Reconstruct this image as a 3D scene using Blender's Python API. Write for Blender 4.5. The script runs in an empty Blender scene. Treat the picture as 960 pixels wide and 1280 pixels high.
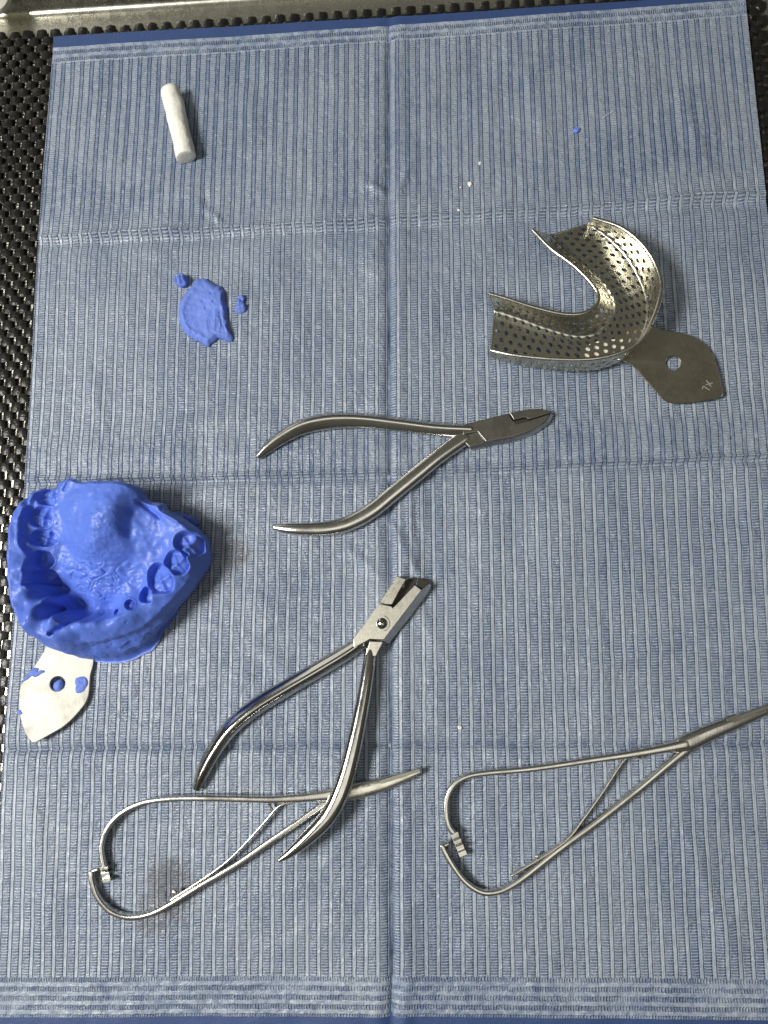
import bpy, bmesh, math, random
import numpy as np
from mathutils import Vector, Matrix, noise as mn
random.seed(7)
sc = bpy.context.scene
COL = sc.collection
MM = 0.001

# ------------------------------------------------------------------ camera
CX, CY, CZ = 0.0188, -0.0690, 0.3242
RA, RB, RC = 0.1498, 0.0733, -0.0129
FPX = 962.0
ROT = Matrix.Rotation(RC, 3, 'Z') @ Matrix.Rotation(RB, 3, 'Y') @ Matrix.Rotation(RA, 3, 'X')
CAM = Vector((CX, CY, CZ))
cd = bpy.data.cameras.new('camera')
cd.sensor_fit = 'VERTICAL'; cd.sensor_height = 36.0; cd.lens = 36.0 * FPX / 1280.0
cd.clip_start = 0.01; cd.clip_end = 50
cam = bpy.data.objects.new('camera', cd); COL.objects.link(cam)
cam.matrix_world = Matrix.Translation(CAM) @ ROT.to_4x4()
sc.camera = cam

def px(x, y, z=0.0):
    """photo measurement -> point of the table at height z (metres)"""
    d = ROT @ Vector(((x - 480) / FPX, -(y - 640) / FPX, -1.0))
    t = (z - CZ) / d.z
    return CAM + d * t

# ------------------------------------------------------------------ node helpers
class NT:
    def __init__(s, mat):
        s.t = mat.node_tree; s.n = s.t.nodes; s.l = s.t.links
    def new(s, typ, **kw):
        n = s.n.new(typ)
        for k, v in kw.items(): setattr(n, k, v)
        return n
    def put(s, sock, v):
        if hasattr(v, 'is_output'): s.l.new(v, sock)
        else: sock.default_value = v
    def m(s, op, a, b=0.0, c=0.0, clamp=False):
        n = s.new('ShaderNodeMath', operation=op, use_clamp=clamp)
        s.put(n.inputs[0], a); s.put(n.inputs[1], b)
        if op in ('MULTIPLY_ADD', 'WRAP', 'COMPARE', 'SMOOTH_MIN', 'SMOOTH_MAX', 'PINGPONG'): s.put(n.inputs[2], c)
        return n.outputs[0]
    def ss(s, v, lo, hi, a=0.0, b=1.0):
        n = s.new('ShaderNodeMapRange', interpolation_type='SMOOTHSTEP')
        s.put(n.inputs[0], v); s.put(n.inputs[1], lo); s.put(n.inputs[2], hi); s.put(n.inputs[3], a); s.put(n.inputs[4], b)
        return n.outputs[0]
    def noise(s, vec, scale, detail=2.0, rough=0.5, dist=0.0):
        n = s.new('ShaderNodeTexNoise')
        if vec is not None: s.l.new(vec, n.inputs['Vector'])
        n.inputs['Scale'].default_value = scale; n.inputs['Detail'].default_value = detail
        n.inputs['Roughness'].default_value = rough; n.inputs['Distortion'].default_value = dist
        return n.outputs[0]
    def mix(s, f, a, b):
        n = s.new('ShaderNodeMix', data_type='RGBA')
        s.put(n.inputs[0], f)
        for i, v in ((6, a), (7, b)):
            if hasattr(v, 'is_output'): s.l.new(v, n.inputs[i])
            else: n.inputs[i].default_value = (*v, 1)
        return n.outputs[2]
    def bump(s, h, dist, strength=1.0, normal=None):
        n = s.new('ShaderNodeBump')
        n.inputs['Strength'].default_value = strength; n.inputs['Distance'].default_value = dist
        s.l.new(h, n.inputs['Height'])
        if normal is not None: s.l.new(normal, n.inputs['Normal'])
        return n.outputs[0]
    def comb(s, a, b, c=0.0):
        n = s.new('ShaderNodeCombineXYZ'); s.put(n.inputs[0], a); s.put(n.inputs[1], b); s.put(n.inputs[2], c)
        return n.outputs[0]

def mat(name):
    m = bpy.data.materials.new(name); m.use_nodes = True
    t = NT(m); b = t.n['Principled BSDF']
    return m, t, b
def geo(t): return t.new('ShaderNodeNewGeometry').outputs['Position']
def objc(t): return t.new('ShaderNodeTexCoord').outputs['Object']

def steel(name, base=(.60, .58, .53), rough=.2, var=.10, scratch=.00003, tarnish=None, tscale=120):
    m, t, b = mat(name)
    p = objc(t)
    b.inputs['Metallic'].default_value = 1
    n1 = t.noise(p, tscale, 4, .6); n2 = t.noise(p, 1400, 2, .6)
    r = t.m('MULTIPLY_ADD', t.ss(n1, .35, .7), var, rough)
    r = t.m('MULTIPLY_ADD', t.ss(n2, .45, .75), var * .5, r)
    t.put(b.inputs['Roughness'], r)
    dark = tarnish or tuple(c * .78 for c in base)
    t.put(b.inputs['Base Color'], t.mix(t.ss(n1, .42, .72), base, dark))
    # long fine scratches
    mp = t.new('ShaderNodeMapping'); mp.inputs['Scale'].default_value = (1, .06, 1); mp.inputs['Rotation'].default_value = (0, 0, .6)
    t.l.new(p, mp.inputs[0])
    s1 = t.noise(mp.outputs[0], 2600, 2, .6)
    h = t.m('ADD', t.m('MULTIPLY', s1, .6), t.m('MULTIPLY', n1, .8))
    t.put(b.inputs['Normal'], t.bump(h, scratch, 1))
    return m

M = {}
M['satin'] = steel('satin_steel', (.62, .61, .575), .18, .09)
M['satin_flat'] = steel('brushed_dark_steel', (.30, .29, .26), .30, .10, .00005)
M['chrome'] = steel('polished_steel', (.58, .575, .55), .10, .08, .000015)
M['bright'] = steel('ground_steel', (.74, .72, .64), .24, .16, .00003, (.50, .49, .44), 260)
M['spring'] = steel('spring_steel', (.66, .64, .57), .2, .1)
M['tin'] = steel('nickel_perforated', (.64, .62, .53), .20, .10, .00006, (.46, .44, .36), 330)
M['tin_handle'] = steel('nickel_plate', (.56, .53, .44), .22, .12, .00004, (.44, .41, .33), 160)
M['plate'] = steel('matte_plate', (.50, .50, .45), .40, .14, .00004, (.34, .34, .30), 70)
M['plate'].node_tree.nodes['Principled BSDF'].inputs['Metallic'].default_value = .55
M['plate'].node_tree.nodes['Principled BSDF'].inputs['Specular IOR Level'].default_value = .3
M['mark'] = steel('engraved_metal', (.92, .90, .8), .5, .1)
M['pan'] = steel('pan_steel', (.66, .65, .57), .24, .06, .00002, (.60, .59, .52), 200)

def gap_mat():
    m, t, b = mat('dark_gap'); b.inputs['Base Color'].default_value = (.02, .02, .018, 1); b.inputs['Roughness'].default_value = .6
    return m
M['gap'] = gap_mat()

def putty(name, base, rough=.36, fine=1.0):
    m, t, b = mat(name); p = objc(t)
    n = t.noise(p, 90, 5, .6); n2 = t.noise(p, 700, 3, .6)
    t.put(b.inputs['Base Color'], t.mix(t.ss(n, .3, .7), base, tuple(c * .86 for c in base)))
    t.put(b.inputs['Roughness'], t.m('MULTIPLY_ADD', n2, .22, rough - .1))
    b.inputs['Specular IOR Level'].default_value = .36
    b.inputs['Subsurface Weight'].default_value = .04; b.inputs['Subsurface Radius'].default_value = (.3, .4, 1.0); b.inputs['Subsurface Scale'].default_value = .0012
    v = t.new('ShaderNodeTexVoronoi'); t.l.new(p, v.inputs['Vector']); v.inputs['Scale'].default_value = 170
    pit = t.ss(v.outputs['Distance'], .05, .12)
    h = t.m('ADD', t.m('MULTIPLY', t.noise(p, 260, 2, .5), .7), t.m('ADD', t.m('MULTIPLY', n2, .15), t.m('MULTIPLY', pit, .8)))
    t.put(b.inputs['Normal'], t.bump(h, .00032 * fine, 1))
    return m
M['blue'] = putty('blue_putty', (.112, .205, .73), .40)
M['blue_dry'] = putty('blue_putty_scrap', (.155, .25, .74), .58, .45)

def cotton():
    m, t, b = mat('white_cotton'); p = objc(t)
    b.inputs['Base Color'].default_value = (.88, .87, .81, 1); b.inputs['Roughness'].default_value = .85
    b.inputs['Specular IOR Level'].default_value = .15
    h = t.m('ADD', t.noise(p, 500, 4, .65), t.m('MULTIPLY', t.noise(p, 2500, 2, .6), .5))
    t.put(b.inputs['Normal'], t.bump(h, .00035, 1))
    return m
M['cotton'] = cotton()

def plastic(name, base, rough, bsc=900, bd=.00008):
    m, t, b = mat(name); p = objc(t)
    n = t.noise(p, 150, 3, .6)
    t.put(b.inputs['Base Color'], t.mix(n, base, tuple(c * .7 for c in base)))
    t.put(b.inputs['Roughness'], t.m('MULTIPLY_ADD', n, .2, rough))
    t.put(b.inputs['Normal'], t.bump(t.noise(p, bsc, 3), bd, 1))
    return m
M['mat'] = plastic('black_woven_vinyl', (.010, .0098, .0085), .24, 700, .0003)
M['hole_glint'] = plastic('hole_glint', (.80, .78, .68), .35)
M['cap'] = plastic('pale_plastic', (.66, .66, .57), .4)
M['film'] = plastic('dark_blue_film', (.038, .078, .225), .42, 1500, .0002)

# ------------------------------------------------------------------ object helpers
def thing(name, label, cat, loc, group=None):
    o = bpy.data.objects.new(name, None); COL.objects.link(o)
    o.empty_display_size = .01
    o.location = loc; o['label'] = label; o['category'] = cat
    if group: o['group'] = group
    return o
def origin(parent):
    v = Vector((0, 0, 0))
    while parent: v += Vector(parent.location); parent = parent.parent
    return v
def link(name, me, m, parent=None, loc=None, smooth=True, angle=40):
    """mesh in world coordinates -> ONE object under parent (or at loc)"""
    off = origin(parent) if parent else (Vector(loc) if loc is not None else Vector((0, 0, 0)))
    me.transform(Matrix.Translation(-off))
    me.materials.append(m)
    if smooth:
        me.polygons.foreach_set('use_smooth', [True] * len(me.polygons))
        me.set_sharp_from_angle(angle=math.radians(angle))
    me.update()
    o = bpy.data.objects.new(name, me); COL.objects.link(o)
    if parent: o.parent = parent
    else: o.location = off
    return o
def tag(o, label, cat, group=None, kind=None):
    if label: o['label'] = label
    if cat: o['category'] = cat
    if group: o['group'] = group
    if kind: o['kind'] = kind
    return o
def mesh(name, v, f):
    me = bpy.data.meshes.new(name); me.from_pydata([tuple(a) for a in v], [], f); me.update(); return me
def fixn(me):
    bm = bmesh.new(); bm.from_mesh(me); bmesh.ops.recalc_face_normals(bm, faces=bm.faces); bm.to_mesh(me); bm.free(); return me

def cr(pts, n):
    """Catmull-Rom resample of rows of numbers, n rows out"""
    P = np.array(pts, float)
    d = np.r_[0, np.cumsum(np.linalg.norm(np.diff(P[:, :2], axis=0), axis=1) + 1e-9)]
    out = []
    for s in np.linspace(0, d[-1], n):
        i = min(max(np.searchsorted(d, s, side='right') - 1, 0), len(P) - 2)
        t = (s - d[i]) / (d[i + 1] - d[i])
        p1, p2 = P[i], P[i + 1]
        h = d[i + 1] - d[i]
        m1 = (P[i + 1] - P[i - 1]) / (d[i + 1] - d[i - 1]) * h if i > 0 else (p2 - p1)
        m2 = (P[i + 2] - P[i]) / (d[i + 2] - d[i]) * h if i + 2 < len(P) else (p2 - p1)
        out.append((2*t**3 - 3*t**2 + 1) * p1 + (t**3 - 2*t**2 + t) * m1 + (-2*t**3 + 3*t**2) * p2 + (t**3 - t**2) * m2)
    return np.array(out)

def sweep(rows, n=60, exp=2.6, seg=20, cap=.8, tilt=0.0, fat=1.0):
    """rows: (photo x, photo y, z mm, half width mm, half height mm) along the centre line -> (verts, faces)"""
    rows = [(*q[:3], q[3] * fat, q[4] * (1 + (fat - 1) * .5)) for q in rows]
    R = cr([(*px(r[0], r[1], r[2] * MM).xy, (r[2] - .35) * MM, r[3] * MM, r[4] * MM) for r in rows], n)
    C = R[:, :3]
    T = np.gradient(C, axis=0); T /= np.linalg.norm(T, axis=1)[:, None]
    rings = []
    def ring(c, t, w, h):
        lat = np.cross((0, 0, 1), t); lat /= np.linalg.norm(lat); up = np.cross(t, lat)
        if tilt: lat, up = lat * math.cos(tilt) + up * math.sin(tilt), up * math.cos(tilt) - lat * math.sin(tilt)
        o = []
        for k in range(seg):
            a = 2 * math.pi * (k + .5) / seg; ca, sa = math.cos(a), math.sin(a)
            o.append(c + lat * w * math.copysign(abs(ca) ** (2 / exp), ca) + up * h * math.copysign(abs(sa) ** (2 / exp), sa))
        return o
    def capr(i, sgn):
        l = []
        for q in (.98, .9, .7, .4):
            x = math.sqrt(1 - q * q)
            l.append((C[i] + T[i] * sgn * min(R[i, 3], R[i, 4]) * cap * x, q))
        return l
    for c, q in reversed(capr(0, -1)): rings.append(ring(c, T[0], R[0, 3] * q, R[0, 4] * q))
    for i in range(n): rings.append(ring(C[i], T[i], R[i, 3], R[i, 4]))
    for c, q in capr(-1, 1): rings.append(ring(c, T[-1], R[-1, 3] * q, R[-1, 4] * q))
    v = [p for r in rings for p in r]; f = []
    for i in range(len(rings) - 1):
        for k in range(seg):
            a = i * seg + k; b = i * seg + (k + 1) % seg
            f.append((a, b, b + seg, a + seg))
    f.append(tuple(range(seg - 1, -1, -1))); L = (len(rings) - 1) * seg
    f.append(tuple(range(L, L + seg)))
    return v, f
def join(*vf):
    v, f = [], []
    for a, b in vf:
        o = len(v); v += list(a); f += [tuple(i + o for i in q) for q in b]
    return v, f
def bar(name, rows, m, parent, n=60, exp=2.6, **k):
    v, f = sweep(rows, n, exp, **k)
    return link(name, fixn(mesh(name, v, f)), m, parent, angle=60)

def bevel(o, w, seg=2):
    b = o.modifiers.new('bevel', 'BEVEL'); b.width = w * MM; b.segments = seg; b.limit_method = 'ANGLE'; b.angle_limit = math.radians(35)
    b.harden_normals = True
    return o
def poly(pts, z0, z1, zf=None):
    """photo outline traced at height z1 (mm), walls down to z0; zf(x,y)->extra mm for tilted tops"""
    zz = [z1 + (zf(x, y) if zf else 0) for x, y in pts]
    top = [px(x, y, z * MM) for (x, y), z in zip(pts, zz)]
    bot = [Vector((p.x, p.y, z0 * MM)) for p in top]
    n = len(pts)
    return top + bot, [tuple(range(n)), tuple(range(2 * n - 1, n - 1, -1))] + [(i, n + i, n + (i + 1) % n, (i + 1) % n) for i in range(n)]
def plate(name, pts, z0, z1, m, parent, bw=.25, zf=None):
    v, f = poly(pts, z0, z1, zf)
    return bevel(link(name, fixn(mesh(name, v, f)), m, parent, angle=30), bw)

def fbm(p, s, o=3):
    return mn.fractal(Vector(p) * s, 1.0, 2.0, o, noise_basis='PERLIN_ORIGINAL')

# ------------------------------------------------------------------ bib
BP = .00478
ROWV = [0.0, .0046, .1022, .2175, .3325, .4400, .4485]
ROWS = [[(66, 45), (487, 21), (931, -9)], [(66, 60), (487, 33), (932, -1)], [(48, 297), (487, 275), (957, 241)], [(31, 600), (488, 590), (987, 567)],
        [(4, 937), (490, 932), (1013, 930)], [(-9, 1271), (491, 1270), (1040, 1275)], [(-9, 1297), (491, 1297), (1042, 1302)]]
def bibxy(s, v):
    """s in -1..1 across, v metres from the top film edge"""
    i = min(max(int(np.searchsorted(ROWV, v, side='right')) - 1, 0), len(ROWV) - 2)
    h = ROWV[i + 1] - ROWV[i]; t = (v - ROWV[i]) / h
    c = []
    for k in range(3):
        def P(j): return np.array(ROWS[j][k], float)
        p1, p2 = P(i), P(i + 1)
        if i in (0, 5): q = p1 * (1 - t) + p2 * t
        else:
            lo = i - 1 if i > 1 else None; hi = i + 2 if i + 2 <= 5 else None
            m1 = (P(i + 1) - P(lo)) / (ROWV[i + 1] - ROWV[lo]) * h if lo is not None else p2 - p1
            m2 = (P(hi) - P(i)) / (ROWV[hi] - ROWV[i]) * h if hi is not None else p2 - p1
            q = (2*t**3 - 3*t**2 + 1) * p1 + (t**3 - 2*t**2 + t) * m1 + (-2*t**3 + 3*t**2) * p2 + (t**3 - t**2) * m2
        c.append(q)
    q = c[1] + (c[1] - c[0]) * s if s < 0 else c[1] + (c[2] - c[1]) * s
    return px(q[0], q[1], 0)
WR = [(-.09, .088, -.075, .102, .8, .0014), (-.086, .083, -.084, .10, -.7, .0016), (.012, .07, .0, .098, .6, .002), (-.013, .082, -.001, .09, 1.0, .0016), (.09, .12, .15, .098, .5, .004),
      (-.06, .268, .0, .258, -.9, .004), (.006, .25, .018, .275, .8, .002), (.006, .25, -.002, .236, .8, .0018), (.03, .235, .075, .232, .5, .003), (.085, .30, .12, .292, .6, .0016),
      (-.12, .2, -.05, .188, .5, .004), (.04, .318, .10, .298, .5, .004), (.02, .37, .06, .40, -.5, .002), (-.155, .33, -.14, .42, .8, .006), (.10, .21, .16, .226, .6, .003), (.008, .215, .009, .252, .8, .0016), (.0125, .222, .0135, .248, .6, .0013), (-.02, .25, -.004, .262, .7, .0018), (-.095, .235, -.07, .262, .6, .004), (-.06, .285, -.03, .32, .5, .004),
      (.002, .255, .022, .30, .5, .003), (-.14, .16, -.128, .2, .5, .003), (.11, .35, .135, .43, .5, .004), (.06, .02, .075, .08, .5, .004), (-.07, .02, -.06, .07, .4, .004), (.13, .04, .14, .09, .5, .003), (-.10, .36, -.09, .43, .5, .004)]
def bibz(u, v):
    z = .95 * fbm((u, v, 3.1), 20, 3) + .36 * fbm((u * 1.0, v * .55, 9.7), 75, 3)
    g = lambda d, w: math.exp(-(d / w) ** 2)
    w1 = v - ROWV[2] + .0006 * fbm((u, 0, 1), 60, 2)
    amp = 1.05 + .7 * fbm((u, 4, 4), 25, 2)
    z += amp * (2.0 * math.exp(-abs(w1) / .0016) - 1.1 * g(w1 - .004, .003) + .5 * g(w1 + .006, .005))
    w2 = v - ROWV[3] + .0004 * fbm((u, 0, 5), 40, 2)
    z += 1.7 * math.exp(-abs(w2) / .0009) + 1.1 * g(w2 + .009, .008) - 1.2 * g(w2 - .0022, .0018)
    w3 = v - ROWV[4] + .0004 * fbm((u, 0, 8), 50, 2)
    z += -1.6 * math.exp(-abs(w3) / .0013) + .45 * g(w3 - .006, .005) + .3 * g(w3 + .006, .005)
    uu = u + .0006 * fbm((0, v, 8), 30, 2)
    z += -1.7 * math.exp(-abs(uu + .0005) / .0013) + .9 * g(uu - .0045, .0032) + .5 * g(uu + .006, .004)
    # puckers round the cutter head and along fold lines
    z += 1.0 * g(math.hypot(u - .007, v - .256), .005) + .5 * g(math.hypot((u + .055) / 1.6, v - .262), .016) * fbm((u, v, 2), 120, 2)
    for (a0, b0, a1, b1, am, wd) in WR:
        dx, dy = a1 - a0, b1 - b0; tt = ((u - a0) * dx + (v - b0) * dy) / (dx * dx + dy * dy)
        if -.2 < tt < 1.2:
            e = (u - a0 - tt * dx) * dy - (v - b0 - tt * dy) * dx; e /= math.hypot(dx, dy)
            z += 1.7 * am * math.exp(-(e / wd) ** 2) * math.exp(-((tt - .5) / .38) ** 4)
    z += .5 * fbm((u * .6, v * 1.6, 5), 55, 2) * (g(w2 - .02, .018) + g(w2 + .02, .012) + .7 * g(w1 + .012, .01))
    return z
def EDGE(s, v): return .35 + .65 * min(1, (1 - abs(s)) / .05) * min(1, v / .02)
def bib_grid(ss, vs, dz=0.0):
    V, F, UV = [], [], []
    ns, nv = len(ss) - 1, len(vs) - 1
    for v in vs:
        e = [np.array(bibxy(q, v).xy) for q in (-1, -1e-9, 1)]
        for s in ss:
            u = s * .165
            p = e[1] + (e[1] - e[0]) * s if s < 0 else e[1] + (e[2] - e[1]) * s
            z = max(bibz(u, v) * MM * EDGE(s, v) + dz, -.0016)
            V.append((p[0], p[1], z)); UV.append((u, v))
    for j in range(nv):
        for i in range(ns):
            a = j * (ns + 1) + i; F.append((a, a + ns + 1, a + ns + 2, a + 1))
    return V, F, UV
def uvmesh(name, V, F, UV):
    me = mesh(name, V, F); l = me.uv_layers.new(name='cloth')
    for lp in me.loops: l.data[lp.index].uv = UV[lp.vertex_index]
    return me

def bib_mat():
    m, t, b = mat('ribbed_blue_tissue')
    uv = t.new('ShaderNodeUVMap', uv_map='cloth').outputs[0]
    sp = t.new('ShaderNodeSeparateXYZ'); t.l.new(uv, sp.inputs[0]); u, v = sp.outputs[0], sp.outputs[1]
    big = t.noise(uv, 14, 3, .55); mid = t.noise(uv, 60, 3, .6); fine = t.noise(uv, 900, 3, .65)
    wob = t.m('MULTIPLY', t.m('SUBTRACT', t.noise(uv, 40, 2), .5), .0007)
    U = t.m('DIVIDE', t.m('ADD', u, wob), BP)
    f = t.m('FRACT', t.m('ADD', U, 100.2))
    tri = t.m('MULTIPLY', t.m('ABSOLUTE', t.m('SUBTRACT', f, .5)), 2.0)
    Lm = t.ss(tri, .68, .54)                               # 1 on the ladder strip
    puff = t.ss(tri, .60, .80)                             # smooth padded strip
    vv = t.m('ADD', v, t.m('MULTIPLY', t.m('MULTIPLY', tri, tri), .00035))
    vv = t.m('MULTIPLY_ADD', t.m('SUBTRACT', t.noise(uv, 130, 2), .5), .0009, vv)
    rs = t.m('SINE', t.m('MULTIPLY', vv, 2 * math.pi / .00112))
    rung = t.ss(rs, -.55, .45)
    dot = t.m('MULTIPLY', t.ss(t.m('ABSOLUTE', t.m('SUBTRACT', f, .79)), .075, .02), t.ss(rs, .1, -.5))
    groove = t.ss(t.m('ABSOLUTE', t.m('SUBTRACT', tri, .64)), .10, .0)
    lad_amp = t.ss(mid, .25, .7, .45, 1.0)
    h = t.m('MULTIPLY', puff, .62)
    h = t.m('ADD', h, t.m('MULTIPLY', Lm, t.m('MULTIPLY_ADD', t.m('MULTIPLY', rung, lad_amp), .55, .12)))
    h = t.m('SUBTRACT', h, t.m('MULTIPLY', dot, .55))
    h = t.m('SUBTRACT', h, t.m('MULTIPLY', groove, .28))
    # sealed bands at both ends: rows of little loops
    def row(v0):
        a = t.m('SINE', t.m('MULTIPLY', t.m('SUBTRACT', v, v0), 2 * math.pi / .0037)); a = t.m('MULTIPLY_ADD', t.m('SUBTRACT', t.noise(uv, 300, 2), .5), 1.6, a)
        c = t.m('SINE', t.m('MULTIPLY_ADD', t.m('SUBTRACT', t.noise(uv, 160, 1), .5), 5.0, t.m('MULTIPLY', u, 2 * math.pi / .0021)))
        lo = t.m('MULTIPLY', t.m('MULTIPLY', t.ss(a, -.3, .5), t.ss(t.m('ABSOLUTE', c), .1, .9)), t.ss(mid, .3, .65, .35, 1.0))
        return t.m('SUBTRACT', .75, t.m('MULTIPLY', lo, .75))
    top = t.ss(v, .0128, .0118); bot = t.ss(v, .4236, .4246)
    band = t.m('MAXIMUM', top, bot)
    hb = row(.4242)
    mx = t.new('ShaderNodeMix', data_type='FLOAT'); t.put(mx.inputs[0], band); t.put(mx.inputs[2], h); t.put(mx.inputs[3], hb)
    h = mx.outputs[0]
    h2 = t.m('ADD', h, t.m('MULTIPLY', fine, .30))
    cr_ = t.noise(uv, 210, 4, .65, .6)
    n1 = t.bump(t.m('ADD', mid, t.m('MULTIPLY', cr_, .75)), .0016, .9)
    t.put(b.inputs['Normal'], t.bump(h2, .00085, 1.0, n1))
    # colour: pale tissue; light and shade on the strips painted in by zone
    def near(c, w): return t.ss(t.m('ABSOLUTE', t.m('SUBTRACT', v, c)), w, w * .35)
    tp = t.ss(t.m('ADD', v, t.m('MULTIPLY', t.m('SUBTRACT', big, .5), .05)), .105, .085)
    strip_shade = t.m('MAXIMUM', tp, t.m('MULTIPLY', near(ROWV[3] - .007, .015), t.ss(mid, .3, .45)), clamp=True)
    strip_shade = t.m('MAXIMUM', strip_shade, t.m('MULTIPLY', near(ROWV[2] + .018, .02), .5))
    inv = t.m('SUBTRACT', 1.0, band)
    smooth_deep = t.m('MULTIPLY', t.m('SUBTRACT', 1.0, Lm), t.m('MULTIPLY_ADD', strip_shade, .66, .16))
    lad_deep = t.m('MULTIPLY', Lm, t.m('MULTIPLY_ADD', strip_shade, -.06, .07))
    rg = t.m('MULTIPLY', t.m('MULTIPLY', Lm, t.m('SUBTRACT', 1.0, rung)), t.m('MULTIPLY_ADD', strip_shade, -.35, .85))
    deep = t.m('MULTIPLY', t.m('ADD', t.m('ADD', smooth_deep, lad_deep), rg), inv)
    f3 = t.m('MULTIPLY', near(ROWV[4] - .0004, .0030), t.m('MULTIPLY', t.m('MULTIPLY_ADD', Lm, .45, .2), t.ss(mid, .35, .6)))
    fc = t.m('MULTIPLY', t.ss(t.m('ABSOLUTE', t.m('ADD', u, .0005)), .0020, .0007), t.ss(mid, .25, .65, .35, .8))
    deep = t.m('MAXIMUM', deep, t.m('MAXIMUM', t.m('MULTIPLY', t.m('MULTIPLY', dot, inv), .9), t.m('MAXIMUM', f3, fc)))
    deep = t.m('MAXIMUM', deep, t.m('MULTIPLY', band, t.m('MULTIPLY_ADD', t.m('SUBTRACT', 1.0, hb), .72, t.ss(t.noise(uv, 330, 3, .6), .62, .40, 0, .42))))
    deep = t.m('MULTIPLY_ADD', t.m('SUBTRACT', t.ss(t.noise(uv, 19, 4, .6, .8), .34, .66), .5), .30, deep)
    deep = t.m('MULTIPLY_ADD', t.m('SUBTRACT', t.noise(uv, 260, 3, .65), .5), .5, deep, clamp=True)
    strip = t.noise(t.comb(t.m('FLOOR', t.m('ADD', U, 100.2)), t.m('MULTIPLY', v, 7.0)), 1.3, 2, .6)
    deep = t.m('MULTIPLY_ADD', t.m('SUBTRACT', strip, .5), .5, deep, clamp=True)
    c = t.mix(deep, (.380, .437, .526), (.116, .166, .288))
    c = t.mix(t.ss(t.noise(uv, 420, 4, .7), .50, .74, 0, .55), c, (.46, .53, .60))
    # grey smudges left by metal and wax
    st = None
    for (x, y, r, a) in ((215, 1112, 50, .62), (300, 690, 26, .6), (262, 735, 22, .3), (197, 1150, 30, .5)):
        s, vq = locate(x, y)
        d = t.m('SQRT', t.m('ADD', t.m('POWER', t.m('SUBTRACT', u, s * .165), 2.0), t.m('POWER', t.m('SUBTRACT', v, vq), 2.0)))
        d = t.m('MULTIPLY_ADD', t.m('SUBTRACT', t.noise(uv, 130, 4, .65), .5), r * .00042, d)
        e = t.ss(d, r * .00032, r * .00014, 0, a)
        st = e if st is None else t.m('MAXIMUM', st, e)
    c = t.mix(st, c, (.12, .115, .13))
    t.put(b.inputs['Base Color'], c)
    t.put(b.inputs['Roughness'], t.m('MULTIPLY_ADD', cr_, .3, .15))
    b.inputs['Specular IOR Level'].default_value = .62
    return m
def locate(x, y):
    """photo point -> (s, v) of the bib"""
    best = None
    g = px(x, y, 0); s, v = 0.0, .2; st = .5; sv = .2
    for it in range(26):
        c = [(s + a * st, v + q * sv) for a in (-1, 0, 1) for q in (-1, 0, 1)]
        c = [(max(-1, min(1, a)), max(0, min(.448, q))) for a, q in c]
        s, v = min(c, key=lambda e: (bibxy(*e) - g).length)
        if it % 1 == 0: st *= .62; sv *= .62
    return s, v
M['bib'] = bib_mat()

bib = thing('dental_bib', 'large ribbed blue paper dental bib with fold creases, spread over the black woven mat', 'bib', px(487, 640, 0))
def dense(a, b_, step, at, fine, w):
    o = [a]
    while o[-1] < b_:
        d = min(abs(o[-1] + fine - q) for q in at); o.append(o[-1] + (fine if d < w else min(step, fine + (d - w) * .5)))
    return [q for q in o[:-1]] + [b_]
V, F, UV = bib_grid(dense(-1, 1, .008, [0], .002, .05), dense(ROWV[1] - .0002, ROWV[5] + .0002, .0014, ROWV[2:5], .0003, .005))
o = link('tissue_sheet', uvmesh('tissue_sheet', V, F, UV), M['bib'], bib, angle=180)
V, F, UV = bib_grid(np.linspace(-1, 1, 201), np.linspace(0, ROWV[1] + .0012, 7), -.00012)
V = [(a, b_, c - .0001) for a, b_, c in V]
tag(link('film_edge', uvmesh('film_edge', V, F, UV), M['film'], bib, angle=180), 'dark blue plastic film strip along the far end', None)
V, F, UV = bib_grid(np.linspace(-1, 1, 201), np.linspace(ROWV[5] - .0012, ROWV[6], 9), -.00022)
tag(link('film_edge', uvmesh('film_edge', V, F, UV), M['film'], bib, angle=180), 'dark blue plastic film strip along the near end', None)

# ------------------------------------------------------------------ woven mat and steel pan
ZM = -.0017
TRc = px(955, -20, ZM); TL = px(0, 41, ZM)
e1 = (TL - TRc); e1.z = 0; e1.normalize(); e2 = Vector((e1.y, -e1.x, 0))
if e2.y > 0: e2 = -e2
def mp(a, b_, z): return (TRc.x + e1.x * a + e2.x * b_, TRc.y + e1.y * a + e2.y * b_, z)
CW, CH = .0035, .00395
def inside_bib(p):
    s0 = None
    q = Vector(p)
    # corners of the sheet, shrunk
    for (a, b_) in (((66, 45), (31, 600)), ((31, 600), (4, 937)), ((4, 937), (-9, 1290))):
        A, B = px(*a), px(*b_)
        if min(A.y, B.y) <= q.y <= max(A.y, B.y):
            k = (q.y - A.y) / (B.y - A.y); xl = A.x + (B.x - A.x) * k
            A2 = px(932, -5); B2 = px(1040, 1290); k2 = (q.y - A2.y) / (B2.y - A2.y); xr = A2.x + (B2.x - A2.x) * k2
            return xl + .022 < q.x < xr - .022 and q.y < px(487, 22).y - .025
    return False
V, F = [], []
NA, NB = 118, 128
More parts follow.
